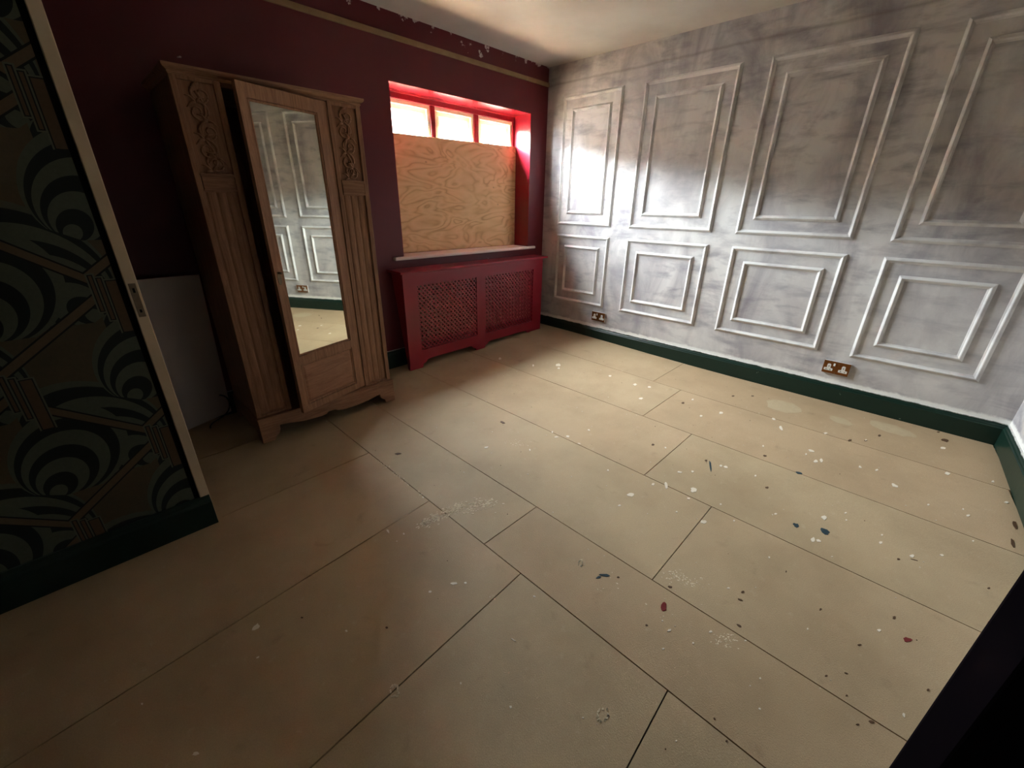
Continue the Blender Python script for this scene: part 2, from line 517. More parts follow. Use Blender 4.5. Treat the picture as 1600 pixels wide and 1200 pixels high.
DX0, DX1, DZ = -3.21, -2.45, 2.0
mb = MB()
for (a, b, z0, z1) in ((XW-.2, DX0, -.3, CEIL+.1), (DX1, 0.0, -.3, CEIL+.1), (DX0, DX1, DZ, CEIL+.1)):
    poly = [(a, y_front(a)), (b, y_front(b)), (b, y_front(b)-.12), (a, y_front(a)-.12)]
    mb.prism(poly, lambda p, q, d: (p, q, d), z0, z1)
structure(mb.build('wall_front', M['white_wall']), 'white near wall at right edge, above green skirting')
# closed hallway beyond the doorway
mb = MB()
mb.box(-3.6, -2.1, -5.0, -4.9, -.3, CEIL+.1).box(-3.7, -3.6, -5.0, -3.75, -.3, CEIL+.1).box(-2.1, -2.0, -5.0, -3.70, -.3, CEIL+.1)
structure(mb.build('wall_hall', M['hall']), 'dark hallway walls beyond the doorway')
structure(MB().box(XW-.2, XW, -4.0, .3, -.3, CEIL+.1).build('wall_left', M['wallpaper']), 'wallpapered wall at the far left of the room')
structure(MB().box(XW-.2, .25, -5.05, .30, CEIL, CEIL+.15).build('ceiling', M['ceiling']), 'off-white plaster ceiling, warm lit near the window')

# alcove partition with the wallpaper
wall_alcove = structure(MB().box(XW, -3.332, -1.062, -.962, -.02, CEIL).build('wall_alcove', M['wallpaper']),
                        'partition papered with dark green art deco frond pattern')
wbuild(MB().box(-3.332, -3.286, -1.040, -.962, -.02, CEIL), 'gap_backing', M['black_gap'], wall_alcove)
lining = wbuild(MB().box(-3.3145, -3.283, -1.070, -.955, 0, CEIL), 'timber_lining', M['cream_timber'], wall_alcove, bevel=.002)
plate = wbuild(MB().box(-3.308, -3.289, -1.0715, -1.069, .875, .985), 'latch_plate', M['steel'], lining, bevel=.001)
plate['label'] = 'worn metal latch plate'
mb = MB().box(-3.3015, -3.2955, -1.0722, -1.0712, .955, .970).box(-3.3015, -3.2955, -1.0722, -1.0712, .890, .900)
wbuild(mb, 'screw_hole', M['pin_black'], lining)

# skirting boards
def skirting(name, label, poly_line, n_in, h=.145, th=.02):
    """poly_line: (x,y) points along the wall surface, n_in: unit vector into the room"""
    prof = [(0, 0), (th, 0), (th, h-.030), (th-.004, h-.026), (th-.006, h-.018), (th-.012, h-.012), (th-.013, h), (0, h)]
    mb = MB(); m = len(prof); vs = []
    for (x, y) in poly_line:
        for d, z in prof:
            vs.append((x+n_in[0]*d, y+n_in[1]*d, z + (floor_z(x, y) - .002 if z == 0 else 0)))
    fs = []
    for i in range(len(poly_line)-1):
        for k in range(m):
            fs.append((i*m+k, i*m+(k+1) % m, (i+1)*m+(k+1) % m, (i+1)*m+k))
    fs += [tuple(range(m))[::-1], tuple((len(poly_line)-1)*m+k for k in range(m))]
    mb.add(vs, fs)
    return structure(mb.build(name, M['green']), label)
skirting('baseboard_right', 'dark green gloss skirting under the white panelled wall',
         [(-.0005, -.001 - i*(3.47-.002)/10) for i in range(11)], (-1, 0))
skirting('baseboard_front', 'dark green skirting of the near wall at right edge', [(0, y_front(0)), (DX1, y_front(DX1))], (.0549, .9985))
skirting('baseboard_back', 'dark green skirting under the red window wall', [(XW, 0), (-2.0, 0), (-1.0, 0), (-.02, 0)], (0, -1), h=.145)
skirting('baseboard_alcove', 'dark green skirting below the frond wallpaper', [(XW, -1.062), (-3.285, -1.062)], (0, -1), h=.136, th=.022)

# wooden batten round the window wall
structure(MB().box(XW, -.001, -.014, 0, 2.203, 2.234).build('trim_1', M['batten'], bevel=.002), 'bare tan timber batten along the top of the red wall')

# floor: dark base with fibre-board sheets
floor = structure(MB().box(XW-.1, .1, -4.95, .1, -.06, -.020).build('floor', M['subfloor']), 'floor laid with buff fibre-board sheets, paint splashed')
def sheet(a, b, c, d):
    """corners in order; surface follows the uneven floor"""
    g = .0019
    cx, cy = (a[0]+b[0]+c[0]+d[0])/4, (a[1]+b[1]+c[1]+d[1])/4
    def sh(p):
        return (p[0] + (g if p[0] < cx else -g), p[1] + (g if p[1] < cy else -g))
    a, b, c, d = map(sh, (a, b, c, d))
    lx = max(math.dist(a, b), math.dist(c, d)); ly = max(math.dist(b, c), math.dist(d, a))
    nx, ny = max(1, round(lx/.3)), max(1, round(ly/.3))
    dz = random.uniform(-.0003, .0003)
    vs = []
    for j in range(ny+1):
        for i in range(nx+1):
            s, t = i/nx, j/ny
            x = (a[0]*(1-s)+b[0]*s)*(1-t) + (d[0]*(1-s)+c[0]*s)*t
            y = (a[1]*(1-s)+b[1]*s)*(1-t) + (d[1]*(1-s)+c[1]*s)*t
            vs.append((x, y, floor_z(x, y)+dz))
    fs = [(j*(nx+1)+i, j*(nx+1)+i+1, (j+1)*(nx+1)+i+1, (j+1)*(nx+1)+i) for j in range(ny) for i in range(nx)]
    ring = [i for i in range(nx+1)] + [j*(nx+1)+nx for j in range(1, ny+1)] + [ny*(nx+1)+i for i in range(nx-1, -1, -1)] + [j*(nx+1) for j in range(ny-1, 0, -1)]
    n0 = len(vs)
    for k in ring:
        vs.append((vs[k][0], vs[k][1], -.018))
    L = len(ring)
    for k in range(L):
        fs.append((ring[k], ring[(k+1) % L], n0+(k+1) % L, n0+k))
    fs.append(tuple(n0+k for k in range(L))[::-1])
    mb = MB(); mb.add(vs, fs)
    return wbuild(mb, 'floor_sheet', M['floor'], floor)
XS = [-.0235, -.565, -1.128, -1.703, -2.265, -2.580]
CUT = [-1.645, -1.862, -2.180, -2.511, -1.957]
YN, YS = -.004, -3.455
for i in range(5):
    xa, xb = XS[i+1], XS[i]
    sheet((xa, CUT[i]), (xb, CUT[i]), (xb, YN), (xa, YN))
    sheet((xa, y_front(xa)+.004), (xb, y_front(xb)+.024), (xb, CUT[i]), (xa, CUT[i]))
ys = [(-.004, -.004), (-.47, -.50), (-1.035, -1.10), (-1.588, -1.745), (-2.157, -2.255), (-2.720, -2.80), (y_front(-2.58)+.004, y_front(XW)+.004)]
for k in range(len(ys)-1):
    sheet((XW, ys[k+1][1]), (-2.580, ys[k+1][0]), (-2.580, ys[k][0]), (XW, ys[k][1]))

# window: red frame, three cream sashes with leaded glass
window = MB()
FY0, FY1 = .200, .270
LIGHTS = [(-1.595, -1.159), (-1.117, -.715), (-.665, -.250)]
window.box(WX0, WX1, FY0, FY1, 1.930, WZ1).box(WX0, WX1, FY0, FY1, WZ0, .90)
for a, b in ((WX0, -1.595), (-1.159, -1.117), (-.715, -.665), (-.250, WX1)):
    window.box(a, b, FY0, FY1, .90, 1.930)
window.box(WX0, WX1, FY0-.012, FY0, 1.966, WZ1)
win = structure(window.build('window_1', M['red_trim'], bevel=.003), 'three-light window above the plywood, red frame and cream sashes')
for (a, b) in LIGHTS:
    s = MB()
    def ring(x0, x1, z0, z1, w, y0, y1):
        s.box(x0, x1, y0, y1, z1-w, z1).box(x0, x1, y0, y1, z0, z0+w)
        s.box(x0, x0+w, y0, y1, z0+w, z1-w).box(x1-w, x1, y0, y1, z0+w, z1-w)
    ring(a+.001, b-.001, .901, 1.929, .028, .208, .262)
    ring(a+.029, b-.029, .929, 1.901, .032, .226, .256)
    sash = wbuild(s, 'sash', M['sash'], win, bevel=.003)
    wbuild(MB().box(a+.058, b-.058, .239, .243, .957, 1.873), 'pane', M['glass'], sash)
    xc = {-1.595: -1.405, -1.117: -.925, -.665: -.515}[a]
    wbuild(MB().box(xc-.005, xc+.005, .234, .248, .957, 1.873).box(a+.060, a+.064, .235, .247, .957, 1.873).box(b-.064, b-.060, .235, .247, .957, 1.873), 'lead_came', M['lead'], sash)

# glossy red linings of the window reveal
structure(MB().box(WX0, WX1, .0002, .1995, WZ1-.004, WZ1+.0005).build('trim_2', M['red_gloss']), 'glossy red head lining of the window reveal')
structure(MB().box(WX1-.004, WX1+.0005, .0002, .1995, .862, WZ1-.004).build('trim_3', M['red_gloss']), 'glossy red right lining of the window reveal')
structure(MB().box(WX0-.0005, WX0+.004, .0002, .1995, .862, WZ1-.004).build('trim_4', M['red_gloss']), 'glossy red left lining of the window reveal')

# open dark door beside the camera (hinged on the near wall)
H = Vector((DX1, y_front(DX1), 0)); E = Vector((-2.930, -3.0290, 0))
d = (E-H).normalized(); n = Vector((-d.y, d.x, 0))
if n.dot(Vector(CAM)-E) < 0: n = -n
L = (E-H).length
H2 = H + d*.01
mb = MB().prism([(0, 0), (L-.01, 0), (L-.01, .035), (0, .035)], lambda p, q, dd: tuple(H2 + d*p + n*q + Vector((0, 0, dd))), .012, 1.985)
door = structure(mb.build('door_1', M['dark_door'], bevel=.003), 'near-black door leaf standing open at lower right corner')
for (p0, p1, z0, z1) in ((.11, .33, .22, .86), (.42, .64, .22, .86), (.11, .33, 1.02, 1.86), (.42, .64, 1.02, 1.86)):
    m = MB().frame((p0, p1, z0, z1), lambda p, q, h: tuple(H2 + d*p + n*(.035+h) + Vector((0, 0, q))), .014, .008)
    wbuild(m, 'panel_bead', M['dark_door'], door)
# gravel outside the window
structure(MB().box(-40, 40, .30, 60, -.55, -.45).build('ground_outside', M['outside']), 'brown gravel outside the window')

# added block right of the window, holding sky light off the room's left
structure(MB().box(.75, 5.0, .274, 3.3, -.45, 4.6).build('wall_sky_blocker', M['blocker_render']), 'added grey block outside the window, cutting sky light from the right')

# brick wall of the building across the yard
mb = MB()
tops = [3.30, 3.62, 3.10, 3.45, 3.22, 3.70, 3.38, 3.05, 3.55, 3.28, 3.66, 3.16, 3.42, 3.25, 3.60, 3.34, 3.12, 3.50]
for k, hh in enumerate(tops):
    mb.box(-14.0+k*1.3, -14.0+(k+1)*1.3-.002, 6.2, 6.6, -.45, hh-.15)
structure(mb.build('wall_opposite', M['yard_brick']), 'stepped building wall across the yard outside')

# ================================================================== objects
# ---- plywood board screwed across the window
mb = MB().prism([(-1.6255, .863), (-.2245, .863), (-.2245, 1.731), (-1.6255, 1.705)], lambda p, q, dd: (p, dd, q), .180, .198)
ply_o = (-.925, .189, .863)
ply = empty('plywood_board', ply_o)
tag(ply, 'knotty plywood sheet boarding up the lower window above white sill', 'board')
wbuild(mb, 'sheet', M['ply'], ply, bevel=.001)

# ---- window sill
mb = MB().prism([(-1.722, -.036), (-.142, -.036), (-.142, -.001), (WX1-.005, -.001), (WX1-.005, .197), (WX0+.005, .197), (WX0+.005, -.001), (-1.722, -.001)],
                lambda p, q, dd: (p, q, dd), .8365, .8605)
tag(mb.build('window_sill', M['sill'], bevel=.008, seg=4), 'off-white bullnosed window sill under the plywood sheet', 'sill')

# ---- radiator behind the grille
rad = empty('radiator', (-.98, -.075, .17))
tag(rad, 'cream panel radiator seen through the red lattice grille', 'radiator')
mb = MB()
x = -1.58
while x < -.30:
    mb.add([(x, -.078, .20), (x+.012, -.098, .20), (x+.030, -.098, .20), (x+.042, -.078, .20),
            (x, -.078, .66), (x+.012, -.098, .66), (x+.030, -.098, .66), (x+.042, -.078, .66)],
           [(0, 1, 5, 4), (1, 2, 6, 5), (2, 3, 7, 6), (0, 3, 2, 1), (4, 5, 6, 7)])
    x += .044
mb.box(-1.60, -.245, -.078, -.062, .18, .68)
wbuild(mb, 'panel', M['radiator'], rad)
for xx in (-1.35, -.62):
    wbuild(MB().box(xx-.02, xx+.02, -.062, -.001, .25, .60), 'wall_bracket', M['steel'], rad)
for xx in (-1.56, -.30):
    wbuild(MB().tube([(xx, -.07, .19), (xx, -.07, .10), (xx, -.07, floor_z(xx, -.07))], .008, 8), 'pipe', M['steel'], rad, smooth=True)

# ---- radiator cover
cov = empty('radiator_cover', (-.97, -.10, 0))
tag(cov, 'red radiator cover with two diamond lattice grilles below the sill', 'radiator cover')
CX0, CX1, CYF, CYB = -1.760, -.182, -.170, -.154
fz0, fz1 = floor_z(CX0, CYF), floor_z(CX1, CYF)
wbuild(MB().box(-1.786, -.128, -.192, -.001, .758, .776), 'shelf', M['red_trim'], cov, bevel=.004)
front = lambda p, q, dd: (p, dd, q)
LZ0, LZ1 = .150, .664
GR = [(-1.640, -1.045), (-.945, -.315)]
wbuild(MB().box(CX0, CX1, CYF, CYB, LZ1, .758), 'top_rail', M['red_trim'], cov)
wbuild(MB().box(CX0, GR[0][0], CYF, CYB, LZ0, LZ1), 'stile', M['red_trim'], cov)
wbuild(MB().box(GR[0][1], GR[1][0], CYF, CYB, LZ0, LZ1), 'stile', M['red_trim'], cov)
wbuild(MB().box(GR[1][1], CX1, CYF, CYB, LZ0, LZ1), 'stile', M['red_trim'], cov)
foot = [(CX0, LZ0), (CX0, fz0), (-1.640, fz0), (-1.632, .030), (-1.610, .036), (-1.590, .058), (-1.560, .064),
        (-1.140, .066), (-1.110, .060), (-1.090, .040), (-1.068, .034), (-1.060, .012), (-.960, .014), (-.952, .036), (-.930, .042), (-.910, .062),
        (-.880, .068), (-.430, .070), (-.400, .064), (-.380, .044), (-.345, .040), (-.335, fz1), (CX1, fz1), (CX1, LZ0)]
wbuild(MB().prism(foot, front, CYF, CYB), 'plinth_rail', M['red_trim'], cov)
# left end board, its back edge raked forward towards the floor
wbuild(MB().prism([(CYB, .003), (CYB, .757), (-.012, .757), (-.020, .735), (-.132, .062), (-.136, .003)], lambda p, q, dd: (dd, p, q), CX0+.001, CX0+.017), 'end_board', M['red_trim'], cov)
wbuild(MB().prism([(CYB, fz1), (CYB, .757), (-.012, .757), (-.020, .735), (-.132, .062), (-.136, fz1)], lambda p, q, dd: (dd, p, q), CX1-.017, CX1-.001), 'end_board', M['red_trim'], cov)
def lattice(x0, x1, z0, z1, pitch=.0262, w=.0115):
    mb = MB()
    for fam, (ya, yb) in ((1, (-.1655, -.1625)), (-1, (-.1625, -.1595))):
        # lines  fam*x + z = c
        lo = min(fam*x0, fam*x1)+z0; hi = max(fam*x0, fam*x1)+z1
        c = lo + .01
        stepc = pitch*math.sqrt(2)
        while c < hi:
            pts = []
            for off in (-w/math.sqrt(2), w/math.sqrt(2)):
                cc = c+off
                # clip the line to the rectangle along x
                xa, xb = x0, x1
                # z = cc - fam*x in [z0,z1]
                ra, rb = sorted(((cc-z0)/fam, (cc-z1)/fam))
                xa, xb = max(xa, ra), min(xb, rb)
                pts.append((xa, xb, cc))
            (a1, b1, c1), (a2, b2, c2) = pts
            if b1 > a1 and b2 > a2:
                poly = [(a1, c1-fam*a1), (b1, c1-fam*b1), (b2, c2-fam*b2), (a2, c2-fam*a2)]
                mb.prism(poly, front, ya, yb)
            c += stepc
    return mb
for (a, b) in GR:
    wbuild(lattice(a-.004, b+.004, LZ0-.004, LZ1+.004), 'lattice_grille', M['red_trim'], cov)

# ---- wardrobe
wd = empty('wardrobe', (-2.545, -.30, 0))
tag(wd, 'old oak wardrobe with mirrored door ajar and carved pilasters beside window', 'wardrobe')
WL, WR, WF = -2.945, -2.138, -.530
wbuild(MB().box(WL+.004, WL+.022, -.512, -.05, .03, 1.70), 'side_panel', M['oak'], wd)
wbuild(MB().box(WR-.022, WR-.004, -.512, -.05, .03, 1.70), 'side_panel', M['oak'], wd)
wbuild(MB().box(WL+.022, WR-.022, -.060, -.050, .10, 1.70), 'back_panel', M['oak'], wd)
wbuild(MB().box(WL+.022, WR-.022, -.505, -.060, .115, .135), 'bottom_board', M['oak_h'], wd)
wbuild(MB().box(WL+.022, WR-.022, -.505, -.060, 1.682, 1.70), 'top_board', M['oak_h'], wd)
prof = [(-.012, 1.697), (-.016, 1.703), (-.014, 1.708), (-.026, 1.716), (-.030, 1.722), (-.030, 1.731), (.0, 1.731), (.0, 1.697)]
mb = MB(); mm = len(prof); vs = []
for (sx, px, sy, py) in ((-1, WL+.012, 0, -.045), (-1, WL+.012, -1, WF+.012), (1, WR-.012, -1, WF+.012), (1, WR-.012, 0, -.045)):
    for o_, z_ in prof:
        e_ = -o_
        vs.append((px+sx*e_, py+(sy*e_), z_))
fs = []
for i in range(3):
    for k in range(mm):
        fs.append((i*mm+k, i*mm+(k+1) % mm, (i+1)*mm+(k+1) % mm, (i+1)*mm+k))
fs += [tuple(range(mm))[::-1], tuple(3*mm+k for k in range(mm))]
mb.add(vs, fs); mb.box(WL+.011, WR-.011, WF+.011, -.046, 1.7005, 1.7305)
wbuild(mb, 'cornice', M['oak_h'], wd)

def spiral(cx, cz, r0, turns, sgn, y, a0=0.0, n=26):
    pts = []
    for i in range(n):
        s = i/(n-1)
        a = a0 + sgn*turns*2*math.pi*s
        r = r0*(1-.82*s)
        pts.append((cx+r*math.cos(a), y, cz+r*math.sin(a)))
    return pts
def pilaster(x0, x1):
    """x0..x1 face; grooved stiles, carved top panel, plain block, reeded shaft"""
    b = MB()
    b.box(x0, x1, -.518, -.505, .135, 1.698)
    s0, s1 = .022, .026
    b.box(x0, x0+s0, WF, -.518, .135, 1.698).box(x1-s1, x1, WF, -.518, .135, 1.698)
    b.box(x0+s0, x1-s1, WF, -.518, 1.683, 1.698).box(x0+s0, x1-s1, WF, -.518, .135, .160)
    pl = wbuild(b, 'pilaster', M['oak'], wd, bevel=.0025)
    xa, xb = x0+s0+.006, x1-s1-.006
    xm, wv = (xa+xb)/2, (xb-xa)
    bl = MB().box(xa-.004, xb+.004, WF-.004, -.518, 1.276, 1.340).box(xa-.007, xb+.007, WF-.007, -.518, 1.332, 1.344).box(xa-.007, xb+.007, WF-.006, -.518, 1.272, 1.280)
    wbuild(bl, 'block', M['oak_h'], pl, bevel=.002)
    # reeded shaft: three shallow half rounds
    r = MB()
    for k in range(3):
        c = xa + wv*(k+.5)/3; rw = wv/6*.86
        prof = [(c+rw*math.cos(math.pi*j/6), -.518-.0045*math.sin(math.pi*j/6)) for j in range(7)]
        r.prism(prof, lambda p, q, dd: (p, q, dd), .172, 1.268)
    wbuild(r, 'reeded_shaft', M['oak_reed'], pl)
    # carved relief: scrolls and leaves
    c = MB(); y = -.5215
    for (cz, sg) in ((1.640, 1), (1.575, -1), (1.505, 1), (1.435, -1), (1.385, 1)):
        c.tube(spiral(xm+sg*wv*.10, cz, wv*.36, 1.35, sg, y, math.pi*.5), .0062, 6, .0035)
        for q in range(3):
            a = math.pi*(.25+.5*q) if sg > 0 else math.pi*(.75+.5*q)
            p0 = Vector((xm-sg*wv*.12, y, cz-.03)); p2 = p0 + Vector((math.cos(a)*wv*.42, -.002, math.sin(a)*.030))
            pm = (p0+p2)/2 + Vector((0, -.004, .008))
            c.tube([p0, pm, p2], .0065, 6, .002)
    stem = [(xm+math.sin(i*.9)*wv*.14, y, 1.36+i*.0265) for i in range(12)]
    c.tube(stem, .0055, 6)
    wbuild(c, 'carved_relief', M['oak'], pl, smooth=True)
pilaster(WL, -2.768)
pilaster(-2.314, WR)
# plinth with shaped apron and bracket feet
ap = [(-2.952, .135), (-2.952, .001), (-2.888, .001), (-2.880, .022), (-2.862, .034), (-2.852, .060), (-2.852, .082), (-2.80, .076), (-2.72, .060), (-2.62, .054),
      (-2.592, .058), (-2.578, .070), (-2.535, .070), (-2.520, .058), (-2.480, .050), (-2.40, .050), (-2.32, .058), (-2.255, .072), (-2.235, .072), (-2.232, .050), (-2.222, .038), (-2.205, .026), (-2.197, .001), (-2.131, .001), (-2.131, .135)]
wbuild(MB().prism(ap, front, -.552, -.528), 'apron', M['oak_h'], wd, bevel=.002)
wbuild(MB().box(-2.954, -2.129, -.556, -.526, .135, .150), 'base_moulding', M['oak_h'], wd, bevel=.004)
for (xx) in (WL-.005, WR-.015):
    wbuild(MB().prism([(-.528, .001), (-.528, .14), (-.05, .14), (-.05, .001), (-.11, .001), (-.13, .05), (-.16, .07), (-.42, .07), (-.45, .05), (-.468, .001)], lambda p, q, dd: (dd, p, q), xx, xx+.02), 'side_plinth', M['oak'], wd)
# mirrored door, hinged on the right and standing ajar
dr = MB()
DW, Z0, Z1 = .449, .154, 1.692
mx0, mx1, mz0, mz1 = -.412, -.062, .474, 1.638
dr.box(-DW, mx0, -.007, .016, Z0, Z1).box(mx1, 0, -.007, .016, Z0, Z1)
dr.box(mx0, mx1, -.007, .016, mz1, Z1).box(mx0, mx1, -.007, .016, .430, mz0).box(mx0, mx1, -.007, .016, Z0, .192)
dr.box(mx0, mx1, .008, .016, .192, mz1)
for (p0, p1, q0, q1) in ((mx0+.006, mx1-.006, mz0+.006, mz1-.006), (mx0+.007, mx1-.007, .199, .423)):
    dr.frame((p0, p1, q0, q1), lambda p, q, h: (p, -.001-h*.55, q), .006, .009)
door_w = dr.build('door', M['oak'], wd)
door_w['label'] = 'door left ajar, holding a tall mirror'
inv = wmat(wd).inverted()
door_w.location = inv @ Vector((-2.3165, -.5165, 0)); door_w.rotation_euler = (0, 0, math.radians(16.4))
mi = MB().box(mx0+.001, mx1-.001, .0, .007, mz0+.001, mz1-.001).build('mirror', M['mirror'], door_w)
mi['label'] = 'tall mirror reflecting the white panelled wall'
MB().box(mx0+.001, mx1-.001, .001, .0075, .193, .429).add(
    [(mx0+.024, -.006, .216), (mx1-.024, -.006, .216), (mx1-.024, -.006, .406), (mx0+.024, -.006, .406),
     (mx0+.010, .001, .202), (mx1-.010, .001, .202), (mx1-.010, .001, .420), (mx0+.010, .001, .420)],
    [(0, 1, 2, 3), (0, 4, 5, 1), (1, 5, 6, 2), (2, 6, 7, 3), (3, 7, 4, 0)]).build('lower_panel', M['oak_panel'], door_w)
es = MB()
es.prism([(-.430+.010*math.cos(2*math.pi*k/14), .885+.028*math.sin(2*math.pi*k/14)) for k in range(14)], lambda p, q, dd: (p, dd, q), -.0095, -.007)
es_o = es.build('escutcheon', M['steel'], door_w)
kn = MB().tube([(-.430, -.007, .915), (-.430, -.018, .915), (-.430, -.022, .915), (-.430, -.028, .915)], .006, 10)
kn.build('knob', M['steel'], door_w, smooth=True)

# ---- white board in the alcove
wbd = empty('white_board', (-3.20, -.08, 0))
tag(wbd, 'plain white board leaning on dark red wall left of the wardrobe', 'board')
front_q = [(-3.42, -.165, .004), (-2.975, -.032, .022), (-2.945, -.032, .857), (-3.42, -.150, .872)]
back_q = [(a, b+.016, c) for a, b, c in front_q]
wbuild(MB().add(front_q+back_q, [(0, 1, 2, 3), (7, 6, 5, 4), (0, 4, 5, 1), (1, 5, 6, 2), (2, 6, 7, 3), (3, 7, 4, 0)]), 'sheet', M['white_board'], wbd)
# ---- loose black flex
pts = []
for i in range(25):
    s = i/24
    pts.append((-3.02+.05*math.sin(s*5.2)-.05*s, -.085-.07*s, .006+.16*(1-s)**1.5 + .02*math.sin(s*9)*(1-s)))
fl = MB().tube(pts, .004, 8).build('power_flex', M['black_cable'], smooth=True)
tag(fl, 'thin black flex curling to floor beside the white board', 'cable')

# ---- double sockets on the panelled wall
def socket(y, z, label):
    e = empty('double_socket', (0, y, z))
    tag(e, label, 'socket', 'double sockets on the panelled wall')
    MB().box(-.012, -.0005, -.073, .073, -.043, .043).build('back_box', M['moulding'], e, bevel=.002)
    MB().box(-.017, -.0121, -.073, .073, -.043, .043).build('plate', M['brass'], e, bevel=.002)
    for s in (-1, 1):
        c = s*.040
        ins = [(-.024, -.024), (.024, -.024), (.024, -.008), (.010, -.006), (.010, .018), (.005, .023), (-.005, .023), (-.010, .018), (-.010, -.006), (-.024, -.008)]
        o = MB().prism([(c+a, b) for a, b in ins], lambda p, q, dd: (dd, p, q), -.0185, -.0165).build('insert', M['socket_white'], e)
        m = MB()
        for (a, b, w, h) in ((-.011, -.016, .0032, .0022), (.011, -.016, .0032, .0022), (0, .006, .0020, .0040)):
            m.box(-.0192, -.0184, c+a-w, c+a+w, b-h, b+h)
        m.build('pin_hole', M['pin_black'], o)
        w = MB().prism([(s*.013-.005, .012), (s*.013+.005, .012), (s*.013+.005, .030), (s*.013-.005, .030)], lambda p, q, dd: (dd, p, q), -.0205, -.0165)
        w.build('rocker_switch', M['socket_white' if s > 0 else 'brass'], e, bevel=.001)
    for s in (-1, 1):
        MB().tube([(-.0165, s*.0, s*.036), (-.0182, s*.0, s*.036)], .003, 8).build('screw', M['steel'], e)
    return e
socket(-.756, .254, 'brass double socket below the narrow corner panel near radiator cover')
socket(-2.647, .254, 'brass double socket low between the two panels furthest from the window')

